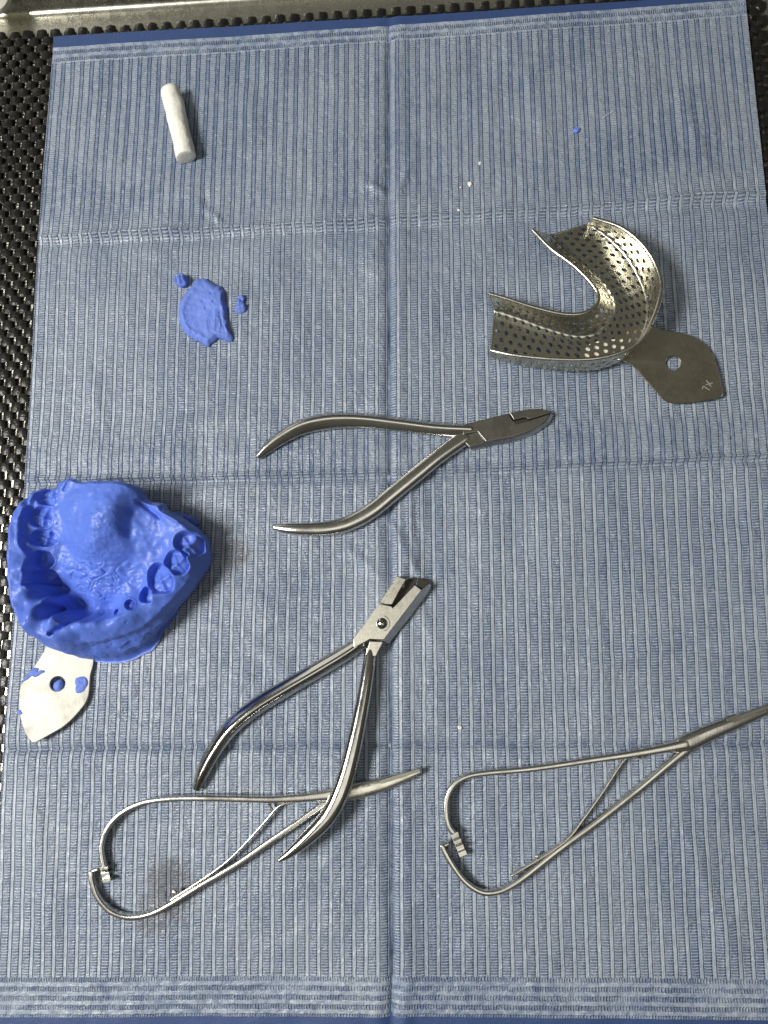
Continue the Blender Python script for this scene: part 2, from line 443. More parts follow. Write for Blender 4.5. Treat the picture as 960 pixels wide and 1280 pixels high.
for i in range(NA):
    for j in range(NB):
        if (i + j) % 2: continue
        ca, cb = (i + .5) * CW, (j + .5) * CH
        if inside_bib(mp(ca, cb, 0)): continue
        hw, hh = CW * .5 + .00060, CH * .5 + .00034
        o0 = len(V); dz = random.uniform(-.00022, .00022); ta = random.uniform(-.0003, .0003); tw = random.uniform(-.09, .09); hw *= random.uniform(.94, 1.04); hh *= random.uniform(.95, 1.03)
        K = 5
        for q in range(K):
            for p_ in range(K):
                x = -1 + 2 * p_ / (K - 1); y = -1 + 2 * q / (K - 1)
                z = ZM + dz + .00060 * (1 - abs(x) ** 6) - .00025 * y * y * y * y + ta * x - .0004
                V.append(mp(ca + x * hw + tw * y * hw, cb + y * hh, z))
        for q in range(K - 1):
            for p_ in range(K - 1):
                a = o0 + q * K + p_; F.append((a, a + 1, a + K + 1, a + K))
        rim = [o0 + p_ for p_ in range(K)] + [o0 + q * K + K - 1 for q in range(1, K)] + [o0 + (K - 1) * K + p_ for p_ in range(K - 2, -1, -1)] + [o0 + q * K for q in range(K - 2, 0, -1)]
        lo = len(V)
        for r in rim: V.append((V[r][0], V[r][1], ZM - .0017 + dz * .3))
        for k in range(len(rim)):
            k2 = (k + 1) % len(rim); F.append((rim[k], lo + k, lo + k2, rim[k2]))
o = link('woven_mat', fixn(mesh('woven_mat', V, F)), M['mat'], None, px(487, 640, ZM - .0024), angle=50)
tag(o, 'black woven vinyl mat with small square holes, under the blue bib', 'mat')

pan = thing('instrument_pan', 'brushed steel pan with a raised bright rim, under the black woven mat', 'pan', px(487, 640, -.0042))
zf = -.0038
prof = [(0, zf), (.0072, zf), (.0086, zf + .0002), (.0096, zf + .0006), (.0104, zf + .0013), (.0109, zf + .0022), (.0114, zf + .0045), (.0122, .0035), (.0128, .0046), (.0140, .0050), (.0154, .0046), (.0160, .0034), (.06, .0030)]
A0, A1, B0, B1 = -.0012, NA * CW + .002, -.0016, NB * CH + .002
V, F = [], []
loops = []
for d, z in prof:
    ring = []
    r = .004 + d
    for (ca, cb, a0) in ((A1 - .004, B0 + .004, -90), (A1 - .004, B1 - .004, 0), (A0 + .004, B1 - .004, 90), (A0 + .004, B0 + .004, 180)):
        for k in range(7):
            an = math.radians(a0 + 90 * k / 6); ring.append(len(V)); V.append(mp(ca + r * math.cos(an), cb + r * math.sin(an), z))
    loops.append(ring)
for l0, l1 in zip(loops[:-1], loops[1:]):
    for k in range(len(l0)):
        k2 = (k + 1) % len(l0); F.append((l0[k], l0[k2], l1[k2], l1[k]))
link('rim', fixn(mesh('rim', V, F[:])), M['pan'], pan, angle=50)
link('floor_sheet', fixn(mesh('floor_sheet', [V[i] for i in loops[0]], [tuple(range(len(loops[0])))])), M['pan'], pan)
# pale rounded end cap over the rim at the far corner
def lathe_cap(c, r, h):
    V, F = [], []; seg = 32; pr = [(0, h), (r * .55, h), (r * .85, h * .94), (r * .97, h * .8), (r, h * .6), (r, 0)]
    for rr, z in pr:
        for k in range(seg):
            a = 2 * math.pi * k / seg; V.append((c.x + rr * math.cos(a), c.y + rr * math.sin(a), c.z + z))
    for i in range(len(pr) - 1):
        for k in range(seg):
            F.append((i * seg + k, i * seg + (k + 1) % seg, (i + 1) * seg + (k + 1) % seg, (i + 1) * seg + k))
    return V, F
v, f = lathe_cap(px(-5, 2, .006), .0078, .0030)
tag(link('corner_cap', fixn(mesh('corner_cap', v, f)), M['cap'], pan), 'pale rounded cap on the far corner of the rim', None)

# ------------------------------------------------------------------ cotton roll
def roll():
    a, b_ = px(213, 112, .0042), px(233, 197, .0042)
    ax = (b_ - a); L = ax.length; ax.normalize(); lat = Vector((0, 0, 1)).cross(ax).normalized(); up = Vector((0, 0, 1))
    V, F = [], []; seg = 48; N = 60
    st = [(-.0001, .55), (0, .82), (.0005, .95)] + [(L * k / N, 1.0) for k in range(3, N - 1)] + [(L - .0004, .99), (L - .0001, .95), (L + .0001, .86), (L + .0001, .4)]
    for x, q in st:
        for k in range(seg):
            an = 2 * math.pi * k / seg
            d = Vector((math.cos(an), math.sin(an)))
            r = .0046 * q * (1 + .035 * math.sin(x * 190) + .07 * fbm((d.x * .9, d.y * .9, x * 150), 1, 4))
            V.append(a + ax * x + lat * d.x * r + up * (d.y * r * .96 + .0002))
    n = len(st)
    for i in range(n - 1):
        for k in range(seg): F.append((i * seg + k, i * seg + (k + 1) % seg, (i + 1) * seg + (k + 1) % seg, (i + 1) * seg + k))
    F.append(tuple(range(seg))); F.append(tuple(range((n - 1) * seg, n * seg)))
    return V, F
v, f = roll()
tag(link('cotton_roll', fixn(mesh('cotton_roll', v, f)), M['cotton'], None, px(223, 155, 0), angle=60), 'short white cotton roll lying on the far end of the blue bib', 'cotton roll')

# ------------------------------------------------------------------ lumps of blue putty
def star(pts, z, c, n):
    """closed outline (photo px at height z) -> radii at n angles round world point c, smoothed"""
    P = cr([*pts, pts[0]], 10 * len(pts)) if len(pts) > 8 else np.array([*pts, pts[0]], float)
    W = [px(a, b_, z) - c for a, b_ in P]
    an = np.array([math.atan2(w.y, w.x) for w in W]); ra = np.array([w.xy.length for w in W])
    o = np.argsort(an); an, ra = an[o], ra[o]
    return np.interp(np.linspace(-math.pi, math.pi, n, endpoint=False), np.r_[an[-1] - 2 * math.pi, an, an[0] + 2 * math.pi], np.r_[ra[-1], ra, ra[0]])
def lump(name, pts, zfun, parent=None, n=140, rings=34, m=None, zb=-.0003):
    xs = [p[0] for p in pts]; ys = [p[1] for p in pts]
    c = px(sum(xs) / len(xs), sum(ys) / len(ys), .001)
    R = star(pts, .001, c, n)
    if n > 100: R = R * np.array([1 + .035 * fbm((math.cos(a) * 2, math.sin(a) * 2, 1), 4, 4) for a in np.linspace(-math.pi, math.pi, n, endpoint=False)])
    V, F = [(c.x, c.y, zfun(0, 0, c))], []
    A = np.linspace(-math.pi, math.pi, n, endpoint=False)
    for i in range(1, rings + 1):
        q = (i / rings) ** .8
        for k in range(n):
            p = Vector((c.x + R[k] * q * math.cos(A[k]), c.y + R[k] * q * math.sin(A[k]), 0))
            V.append((p.x, p.y, zfun(q, A[k], p)))
    for k in range(n):
        r = R[k] * .93
        V.append((c.x + r * math.cos(A[k]), c.y + r * math.sin(A[k]), zb))
    for k in range(n): F.append((0, 1 + k, 1 + (k + 1) % n))
    for i in range(rings):
        for k in range(n):
            a = 1 + i * n + k; b_ = 1 + i * n + (k + 1) % n; F.append((a, a + n, b_ + n, b_))
    return fixn(mesh(name, V, F)), c
OUT = [(246, 348), (257, 347.6), (265, 353), (276, 358), (280.6, 364), (281, 376), (284, 390), (286.7, 411), (292, 423), (288, 427.5), (281, 425.5), (274, 423), (265, 429), (258, 433.6), (254, 429.5), (240.6, 423.4), (230, 414), (223.7, 398), (224, 380), (231, 366.6), (239, 357)]
def zscrap(q, a, p):
    e = 1 - q ** 6
    rim = .55 * math.exp(-((q - .84) / .10) ** 2) * (1 + .8 * fbm((math.cos(a), math.sin(a), 3), 2.5, 3))
    w = .5 + .5 * math.cos(a - math.radians(200))
    z = 2.6 + 1.9 * rim * (.35 + .65 * w) + 1.0 * math.exp(-((p - px(272, 372, .003)).xy.length / .005) ** 2)
    rid = math.exp(-((p - px(277, 405, .003)).xy.length / .006) ** 2)
    z += rid * (.5 + 1.3 * fbm((p.x * 2.2, p.y * .7, 3), 200, 2)) + .45 * fbm(p, 200, 3) - .08 * abs(fbm(p, 600, 2))
    for (x, y, d) in ((264, 366, .9), (267, 377, .7), (253, 376, .6), (257, 384, .5), (275, 359, .5)):
        z -= d * math.exp(-((p - px(x, y, .003)).xy.length / .00055) ** 2)
    return max((z * (e ** .55) + .25) * MM, .0002)
me, c = lump('putty_scrap', OUT, zscrap, n=220, rings=60)
tag(link('putty_scrap', me, M['blue_dry'], None, Vector((c.x, c.y, 0)), angle=70), 'flat thumbprint-sized blob of blue putty, larger than the crumbs on each side of it', 'putty scrap')
def crumb(name, pts, h, label, cat='crumb', m=None, sc_=500, n=48, rings=12):
    def zf(q, a, p): return max((h * (1 - q ** 4) ** .5 * (1 + .45 * fbm(p, sc_, 2)) + .15) * MM, .0001)
    me, c = lump(name, pts, zf, n=n, rings=rings)
    return tag(link(name, me, m or M['blue_dry'], None, Vector((c.x, c.y, 0)), angle=50), label, cat)
crumb('putty_crumb', [(219, 347), (224, 343), (232, 344), (235, 348), (234, 356), (229, 359), (221, 355.5), (218, 352)], 3.6, 'small cube-like blue crumb up and left of the flat blue putty blob')
crumb('putty_crumb', [(297, 369), (304, 368), (307, 372), (305, 378), (308.5, 384), (306, 390), (299, 392), (294, 387), (296, 380), (299, 376), (295, 372)], 2.2, 'small ragged blue crumb just right of the flat blue putty blob')
crumb('putty_crumb', [(717, 161), (720, 158), (726, 160), (724, 164), (719, 165)], .9, 'tiny bright blue speck alone on the bib beyond the perforated tray', n=24, rings=6)
for (x, y, r, lb) in ((587.5, 229, 2.7, 'largest of the white specks left of the metal tray tip'), (600, 203, 2.0, 'small round white speck, farthest of those beyond the metal tray'),
                      (573, 262, 2.3, 'small white speck right on the farthest crosswise crease of the bib'), (575, 910, 3.0, 'white speck on the bib above the right needle holder bow'),
                      (576, 233, 1.3, 'minute white speck beside the largest white speck')):
    pts = [(x + r * (1 + .35 * math.sin(k * 2.3 + x)) * math.cos(k * math.pi / 4), y + r * (1 + .35 * math.cos(k * 1.7 + y)) * math.sin(k * math.pi / 4)) for k in range(8)]
    crumb('white_speck', pts, .6, lb, 'speck', M['cotton'], n=20, rings=5)
v, f = sweep([(753, 147, .6, .07, .07), (760, 142, .9, .09, .07), (768, 138, .7, .06, .06)], 12, 2, 8)
tag(link('fibre', fixn(mesh('fibre', v, f)), M['cotton'], None, px(760, 142, 0)), 'short clear white fibre lying on the bib near the blue speck', 'fibre')
v, f = sweep([(85.5, 1010, .5, .10, .1), (83.5, 1013, .6, .22, .15), (82.5, 1016, .5, .12, .1)], 10, 2, 8)
tag(link('dark_shred', fixn(mesh('dark_shred', v, f)), M['film'], None, px(83, 1013, 0)), 'tiny dark shred on the bib left of the left needle holder', 'shred')

# ------------------------------------------------------------------ perforated tray (empty)
tray = thing('impression_tray', 'empty perforated metal impression tray with a leaf shaped handle, clean and shiny', 'impression tray', px(740, 400, 0), 'metal impression trays')
IR = [(666, 288, 11.5), (690, 312, 13), (717, 332, 14), (738, 353, 14), (748, 370, 14), (743, 384, 14), (727, 392.5, 14), (703, 392.6, 14), (666, 384, 14), (635, 374, 13.5), (611, 367, 13)]
IF = [(688, 295, 2.7), (708, 316, 2.7), (732, 336, 2.7), (752, 356, 2.7), (765, 378, 2.7), (764, 398, 2.7), (748, 414, 2.7), (722, 419, 2.7), (680, 408, 2.7), (650, 397, 2.7), (619, 387, 2.7)]
OF = [(737, 280, 2.5), (761, 297, 2.5), (785, 322, 2.5), (801, 350, 2.5), (810, 378, 2.5), (808, 408, 2.5), (794, 434, 2.5), (770, 455, 2.5), (735, 465, 2.5), (680, 462, 2.5), (640, 455, 2.5), (613, 447, 2.5)]
OR = [(742, 273, 11), (775, 284, 15.5), (802, 305, 17), (821, 335, 17), (826, 363, 17), (815, 401, 16), (796, 429, 14), (772, 442, 13.5), (738, 449, 13), (693, 449, 11), (642, 444, 8), (613.5, 438, 6)]
NS = 320
def curve3(c): return cr([(*px(x, y, z * MM).xy, z * MM) for x, y, z in c], NS + 1)
C4 = [curve3(c) for c in (IR, IF, OF, OR)]
def trough(s, t):
    """s along the arch 0..1, t across 0..1 (inner rim, floor, outer rim)"""
    k = min(int(s * NS), NS - 1); w = s * NS - k
    a, b_, c, d = [q[k] * (1 - w) + q[k + 1] * w for q in C4]
    # rounded U: blend of four control points with softened corners
    T = t * 3
    P = [a + (a - b_) * .0, a, b_, c, d, d]
    if T < 1:
        p = a + (b_ - a) * T
    elif T < 2: p = b_ + (c - b_) * (T - 1)
    else: p = c + (d - c) * (T - 2)
    for corner, q0, q1, q2 in ((1, a, b_, c), (2, b_, c, d)):
        e = T - corner; W = .12
        if abs(e) < W:
            x = (e + W) / (2 * W)
            A_ = q1 + (q0 - q1) * W; B_ = q1 + (q2 - q1) * W
            p = (1 - x) ** 2 * A_ + 2 * x * (1 - x) * q1 + x * x * B_
    f_ = max(0, 1 - abs(T - 1.5) / .5)
    p = p + np.array((0, 0, .00015 * f_))
    return p
# rows of perforations: heights across in t, roughly 3.4 mm apart
TB = np.r_[np.linspace(0, 1, 5)[:-1] / 3, 1 / 3 + np.linspace(0, 1, 7)[:-1] / 3, 2 / 3 + np.linspace(0, 1, 5) / 3]
TB[0] = .0; 
def perforated():
    V, F = [], []
    NCOL = 29
    key = {}
    def vert(s, t):
        k = (round(s, 6), round(t, 6))
        if k not in key: key[k] = len(V); V.append(trough(min(max(s, 0), 1), t))
        return key[k]
    for j in range(len(TB) - 1):
        t0, t1 = TB[j], TB[j + 1]; off = .5 * (j % 2)
        cells = [(i + off) / NCOL for i in range(NCOL if off == 0 else NCOL - 1)]
        if off:   # half cells at both ends, plain
            for sa, sb in ((0, .5 / NCOL), (1 - .5 / NCOL, 1)):
                ss_ = [sa, (sa + sb) / 2, sb]
                for a, b_ in zip(ss_[:-1], ss_[1:]):
                    tm = (t0 + t1) / 2
                    F.append((vert(a, t0), vert(b_, t0), vert(b_, tm), vert(a, tm))); F.append((vert(a, tm), vert(b_, tm), vert(b_, t1), vert(a, t1)))
        for s0 in cells:
            ds = 1 / NCOL; s1 = s0 + ds; tm = (t0 + t1) / 2; sm = (s0 + s1) / 2
            B = [(s0 + ds * k / 4, t0) for k in range(4)] + [(s1, t0), (s1, tm)] + [(s1 - ds * k / 4, t1) for k in range(4)] + [(s0, t1), (s0, tm)]
            bi = [vert(*b_) for b_ in B]
            c = trough(sm, tm)
            es = np.array(trough(sm + ds * .3, tm)) - trough(sm - ds * .3, tm); lu = np.linalg.norm(es) / .6
            et = np.array(trough(sm, t1)) - trough(sm, t0); lv = np.linalg.norm(et)
            r = min(.00104, .34 * min(lu, lv))
            wall = j in (0, len(TB) - 2)
            if wall:      # plain margin next to the rims
                F.append(tuple(bi)); continue
            ring = []
            for k, (bs, bt) in enumerate(B):
                x = (bs - sm) / ds * lu; y = (bt - tm) / (t1 - t0) * lv
                an = math.atan2(y, x)
                ring.append(len(V)); V.append(trough(min(max(sm + r * math.cos(an) / lu * ds, 0), 1), tm + r * math.sin(an) / lv * (t1 - t0)))
            for k in range(12): F.append((bi[k], bi[(k + 1) % 12], ring[(k + 1) % 12], ring[k]))
    return V, F
v, f = perforated()
sh = link('perforated_trough', fixn(mesh('perforated_trough', v, f)), M['tin'], tray, angle=80)
md = sh.modifiers.new('thickness', 'SOLIDIFY'); md.thickness = .00055; md.offset = 0
es_ = sh.modifiers.new('crisp_edges', 'EDGE_SPLIT'); es_.split_angle = math.radians(40)
def tube(P, r, seg=10, closed=False):
    P = np.array(P); n = len(P); T = np.gradient(P, axis=0)
    if closed: T = (np.roll(P, -1, 0) - np.roll(P, 1, 0))
    T /= np.linalg.norm(T, axis=1)[:, None] + 1e-12
    V, F = [], []
    for i in range(n):
        lat = np.cross((0, 0, 1), T[i]); 
        if np.linalg.norm(lat) < 1e-6: lat = np.array((1, 0, 0))
        lat /= np.linalg.norm(lat); up = np.cross(T[i], lat)
        for k in range(seg):
            a = 2 * math.pi * k / seg; V.append(P[i] + r * (lat * math.cos(a) + up * math.sin(a)))
    for i in range(n if closed else n - 1):
        for k in range(seg):
            j = (i + 1) % n
            F.append((i * seg + k, i * seg + (k + 1) % seg, j * seg + (k + 1) % seg, j * seg + k))
    return V, F
ss_ = np.linspace(0, 1, 150); ts = np.linspace(0, 1, 40)
loop = [trough(s, 0) for s in ss_] + [trough(1, t) for t in ts[1:-1]] + [trough(s, 1) for s in ss_[::-1]] + [trough(0, t) for t in ts[::-1][1:-1]]
v, f = join(tube([trough(q, 0) for q in ss_], .00095, 12), tube([trough(q, 1) for q in ss_], .00095, 12), tube([trough(0, q) for q in ts], .0005, 8), tube([trough(1, q) for q in ts], .0005, 8))
link('rim_wire', fixn(mesh('rim_wire', v, f)), M['spring'], tray, angle=80)
# added pale sheet behind the holes, for the bright reflection off the handle root
v, f = [], []
s0_, s1_ = .50, .68; na, nb = 40, 14
for i in range(na + 1):
    for j in range(nb + 1):
        s = s0_ + (s1_ - s0_) * i / na; w = math.sin(math.pi * i / na) ** .5
        t = .615 - .20 * w * (1 - j / nb)
        p = trough(s, t); v.append((p[0], p[1], p[2] - .00031))
for i in range(na):
    for j in range(nb):
        a = i * (nb + 1) + j; f.append((a, a + 1, a + nb + 2, a + nb + 1))
link('glint_patch', fixn(mesh('glint_patch', v, f)), M['hole_glint'], tray)

def leaf(name, pts, hole, hr, zf, th, m, parent, n=160):
    """flat plate with a round hole; zf(x,y) = height in mm of its top at a photo point"""
    c = px(*hole, zf(*hole) * MM)
    P = cr([*pts, pts[0]], 12 * len(pts)); W = [px(a, b_, zf(a, b_) * MM) - c for a, b_ in P]
    an = np.array([math.atan2(w.y, w.x) for w in W]); o = np.argsort(an); an = an[o]
    W = np.array([tuple(w) for w in W])[o]
    A = np.linspace(-math.pi, math.pi, n, endpoint=False)
    ex = np.r_[an[-1] - 2 * math.pi, an, an[0] + 2 * math.pi]
    O = np.stack([np.interp(A, ex, np.r_[W[-1:, k], W[:, k], W[:1, k]]) for k in range(3)], 1)
    c_ = np.array(c); V, F = [], []
    r = hr * MM; b_ = .00028
    zin = lambda q: O[:, 2] * q
    def ringv(fr, rad, dz):
        o_ = len(V)
        for k in range(n):
            if rad is not None:
                x, y = rad * math.cos(A[k]), rad * math.sin(A[k]); q = rad / max(np.hypot(*O[k, :2]), 1e-6); V.append(c_ + (x, y, O[k, 2] * q + dz))
            else:
                l = np.hypot(*O[k, :2]); q = (l - fr) / l; V.append(c_ + (O[k, 0] * q, O[k, 1] * q, O[k, 2] * q + dz))
        return o_
    R_ = [ringv(0, r, -th * MM), ringv(0, r, -b_), ringv(0, r + b_, 0), ringv(b_, None, 0), ringv(0, None, -b_), ringv(0, None, -th * MM)]
    for a, b2 in zip(R_, R_[1:] + R_[:1]):
        for k in range(n): F.append((a + k, a + (k + 1) % n, b2 + (k + 1) % n, b2 + k))
    return link(name, fixn(mesh(name, V, F)), m, parent, angle=35)
hz = lambda x, y: 2.0 + .5 * max(0, x - 785) / 100
hp = [(770, 420), (800, 405), (833, 413), (855, 416), (875, 425), (890, 441), (898, 462), (902, 480), (903.5, 494), (893, 499), (870, 503), (850, 504.5), (834, 502), (824, 494), (808, 476), (792, 458), (781, 452), (765, 445)]
hd = leaf('handle', hp, (841.5, 454), 3.1, hz, .45, M['tin_handle'], tray)
def strokes(name, segs, z, m, parent, w=.25):
    v, f = [], []
    for (x0, y0, x1, y1) in segs:
        a, b_ = px(x0, y0, z(x0, y0) * MM), px(x1, y1, z(x1, y1) * MM)
        d = (b_ - a).normalized(); l = Vector((0, 0, 1)).cross(d) * w * .5 * MM; o_ = len(v)
        for p, zz in ((a, .00004), (b_, .00004)):
            for q in (l, -l): v.append(p + q + Vector((0, 0, zz)))
        for p in (a, b_):
            for q in (l, -l): v.append(p + q - Vector((0, 0, .0002)))
        f += [(o_, o_ + 1, o_ + 3, o_ + 2), (o_ + 4, o_ + 6, o_ + 7, o_ + 5), (o_, o_ + 4, o_ + 5, o_ + 1), (o_ + 2, o_ + 3, o_ + 7, o_ + 6), (o_, o_ + 2, o_ + 6, o_ + 4), (o_ + 1, o_ + 5, o_ + 7, o_ + 3)]
    return link(name, fixn(mesh(name, v, f)), m, parent, smooth=False)
# XL, seen upside down, cut into the handle tip
strokes('size_mark', [(883, 475.5, 889, 483), (891, 478.5, 882.5, 481), (879, 482.5, 887.3, 487.8), (879, 482.5, 877.6, 486.5)], hz, M['mark'], hd, .28)

# ------------------------------------------------------------------ pliers: pin cutter (satin)
pl = thing('wire_cutter_pliers', 'satin steel pin cutter pliers with pointed closed jaws, lying nearest the perforated tray', 'pliers', px(600, 545, 0), 'steel orthodontic pliers')
bar('handle', [(323, 570, 2.6, 1.0, 1.3), (334, 560, 2.8, 1.7, 1.8), (350, 548, 3, 2.1, 2.1), (376, 534, 3, 2.5, 2.4), (410, 526.5, 3, 2.6, 2.5), (450, 525.5, 3, 2.4, 2.5), (500, 530.5, 3, 2.2, 2.5), (545, 536, 3, 2.1, 2.4), (588, 539, 3, 2.3, 2.3)], M['satin'], pl, 70, 3.8, tilt=.62, fat=1.28)
bar('handle', [(343, 659, 2.6, .9, 1.2), (355, 660.5, 2.8, 1.6, 1.7), (375, 661.5, 3, 2.1, 2.1), (405, 661, 3, 2.4, 2.4), (432, 655.5, 3, 2.6, 2.5), (462, 640, 3, 2.7, 2.5), (492, 616, 3, 2.7, 2.5), (522, 591.5, 3, 2.7, 2.5), (550, 569, 3, 2.6, 2.5), (582, 546, 2.8, 2.7, 2.2)], M['satin'], pl, 70, 2.4, fat=1.3)
plate('shank', [(577, 548), (586.5, 559), (606, 553.5), (603, 541), (597, 538.5), (584, 543)], .8, 4.6, M['satin_flat'], pl, .3)
plate('jaw', [(578, 531), (595, 526.5), (636, 516.5), (641.5, 525.8), (658.5, 522.5), (662, 525.2), (689.5, 516), (682, 527), (664, 538.5), (641, 546.5), (607.5, 552.5), (602, 546), (597, 539.8), (578.5, 543.2)], .6, 5.4, M['satin_flat'], pl, .5)
plate('jaw', [(636.8, 516.2), (660, 511.2), (676, 510.8), (684, 513), (689.8, 515.6), (661.5, 524.4), (657.5, 521.6), (642.5, 524.8)], .6, 5.2, M['satin_flat'], pl, .3)
def flank(name, inn, outr, zi, zo, m, parent):
    n_ = len(inn); v = [px(x, y, zi * MM) for x, y in inn] + [px(x, y, zo * MM) for x, y in outr]
    v += [Vector((p.x, p.y, .0006)) for p in v[:n_]] + [Vector((p.x, p.y, .0006)) for p in v[n_:2 * n_]]
    f = []
    for i in range(n_ - 1): f += [(i, i + 1, n_ + i + 1, n_ + i), (n_ + i, n_ + i + 1, 3 * n_ + i + 1, 3 * n_ + i), (2 * n_ + i, 3 * n_ + i, 3 * n_ + i + 1, 2 * n_ + i + 1), (i, 2 * n_ + i, 2 * n_ + i + 1, i + 1)]
    f += [(0, n_, 3 * n_, 2 * n_), (n_ - 1, 3 * n_ - 1, 4 * n_ - 1, 2 * n_ - 1)]
    return bevel(link(name, fixn(mesh(name, v, f)), m, parent, angle=35), .2)
flank('jaw_flank', [(588, 555), (607, 551.8), (640, 546), (663, 538), (681, 526.5), (688, 517)], [(588.5, 562.5), (609, 558.5), (642, 552.5), (666.5, 543.5), (686, 530), (692, 518)], 4.4, 2.0, M['satin'], pl)
plate('jaw_recess', [(641, 526.5), (658, 523.5), (662, 526.2), (645, 530.8)], 5.35, 5.43, M['gap'], pl, .02)

# ------------------------------------------------------------------ mathieu needle holders
def block(pts, z0, z1): return poly(pts, z0, z1)
def rack(a, b_, hw, teeth):
    a, b_ = np.array(a, float), np.array(b_, float); d = (b_ - a) / np.linalg.norm(b_ - a); nrm = np.array((-d[1], d[0])); Ln = np.linalg.norm(b_ - a)
    out = []
    def quad(t0, t1, w, z): 
        p0, p1 = a + d * Ln * t0, a + d * Ln * t1
        out.append(([tuple(p0 + nrm * w), tuple(p0 - nrm * w), tuple(p1 - nrm * w), tuple(p1 + nrm * w)], .6, z))
    quad(0, 1, hw * .93, 2.0)
    for t0, t1, z in teeth: quad(t0, t1, hw, z)
    return out
def holder(label, up, low, jaw, jaw2, spring, ratchet, hook, screw, loc, slot, curl):
    up = [(a, b_, c, d * 1.08, e * 1.15) for a, b_, c, d, e in up]; low = [(a, b_, c, d * 1.08, e * 1.15) for a, b_, c, d, e in low]
    t = thing('needle_holder', label, 'needle holder', loc, 'spring handled needle holders')
    bar('handle_arm', up, M['satin'], t, 110, 4.5, seg=16)
    bar('handle_arm', low, M['satin'], t, 120, 4.5, seg=16)
    bar('jaw', jaw, M['bright' if jaw2 else 'satin'], t, 50, 3.0, seg=20)
    plate('jaw_slot', slot, 3.2, jaw[len(jaw) // 2][2] + jaw[len(jaw) // 2][4] + .18, M['satin_flat'], t, .12)
    sp = bar('spring_leaf', spring, M['spring'], t, 70, 4, seg=12)
    bar('spring_hook', curl, M['spring'], sp, 16, 3, seg=10)
    v, f = join(*[poly(r, a, b_) for r, a, b_ in ratchet])
    bevel(link('ratchet', fixn(mesh('ratchet', v, f)), M['satin'], t, angle=30), .12)
    bar('catch', hook, M['satin'], t, 14, 4, seg=12)
    c = px(screw[0], screw[1], .0042); v, f = lathe_cap(Vector((c.x, c.y, .0030)), .0009, .0014)
    link('screw', fixn(mesh('screw', v, f)), M['spring'], t)
    return t
H1 = holder('satin needle holder on the right, lying clear of any other tool, jaws pointing right',
    [(858, 929, 2.6, 1.9, 2.2), (835, 934, 2.6, 1.6, 2.2), (790, 942, 2.6, 1.35, 2.1), (740, 949.5, 2.6, 1.2, 2.0), (664, 960.5, 2.6, 1.1, 2.0), (605, 966, 2.6, 1.05, 2.0), (584, 970, 2.6, 1.0, 2.0), (569, 978.5, 2.6, 1.0, 2.0), (560, 993, 2.6, 1.0, 2.0), (557.5, 1013, 2.6, 1.0, 1.9), (561, 1032, 2.6, 1.05, 1.9), (567, 1041, 2.6, 1.2, 1.9)],
    [(862, 933, 2.4, 1.5, 1.9), (840, 950.5, 2.4, 1.3, 1.9), (800, 984, 2.4, 1.15, 1.9), (746, 1026.5, 2.4, 1.15, 1.9), (697, 1062.5, 2.4, 1.1, 1.9), (660, 1092, 2.4, 1.05, 1.9), (640, 1106, 2.4, 1.0, 1.9), (622, 1114, 2.4, 1.0, 1.9), (602, 1114.5, 2.4, 1.0, 1.9), (582, 1102, 2.4, 1.0, 1.9), (567, 1083, 2.4, 1.0, 1.9), (557, 1066, 2.4, 1.1, 1.9), (552.5, 1056, 2.4, 1.0, 1.9)],
    [(838, 937, 2.7, 1.2, 2.0), (851, 931.5, 2.7, 3.0, 2.3), (866, 925, 2.7, 3.4, 2.4), (890, 914, 2.7, 3.1, 2.4), (915, 904, 2.8, 2.7, 2.3), (945, 892.5, 2.8, 2.0, 2.0), (972, 882.5, 2.8, 1.3, 1.6), (985, 878, 2.8, 1.0, 1.3)], False,
    [(639, 1094.5, 3.2, .5, 1.3), (665, 1079, 3.2, .55, 1.3), (697, 1058.5, 3.2, .55, 1.3), (713, 1045, 3.2, .5, 1.3), (729, 1024, 3.2, .5, 1.2), (754, 989, 3.2, .5, 1.2), (775, 956.5, 3.2, .5, 1.2), (783, 947.5, 3.2, .5, 1.2), (795, 942, 3.2, .5, 1.2), (806, 939.5, 3.2, .4, 1.1)],
    rack((567.5, 1041.5), (579.5, 1070), 5.2, [(0, .13, 4.4), (.30, .40, 4.3), (.55, .65, 4.2), (.80, 1, 3.2)]),
    [(551.5, 1057.5, 2.4, .9, 1.8), (556, 1056, 2.4, 1.0, 1.8), (561, 1054, 2.4, .8, 1.7)], (671, 1071), px(700, 1010, 0),
    [(908, 898.5), (919, 893.5), (925, 894), (960, 881), (982, 874), (984, 877), (950, 890), (918, 903.5)],
    [(790, 941.5, 3.0, .4, .9), (794, 946.5, 3.0, .4, .9), (800, 948, 3.0, .4, .9), (805, 945.5, 3.0, .35, .8)])
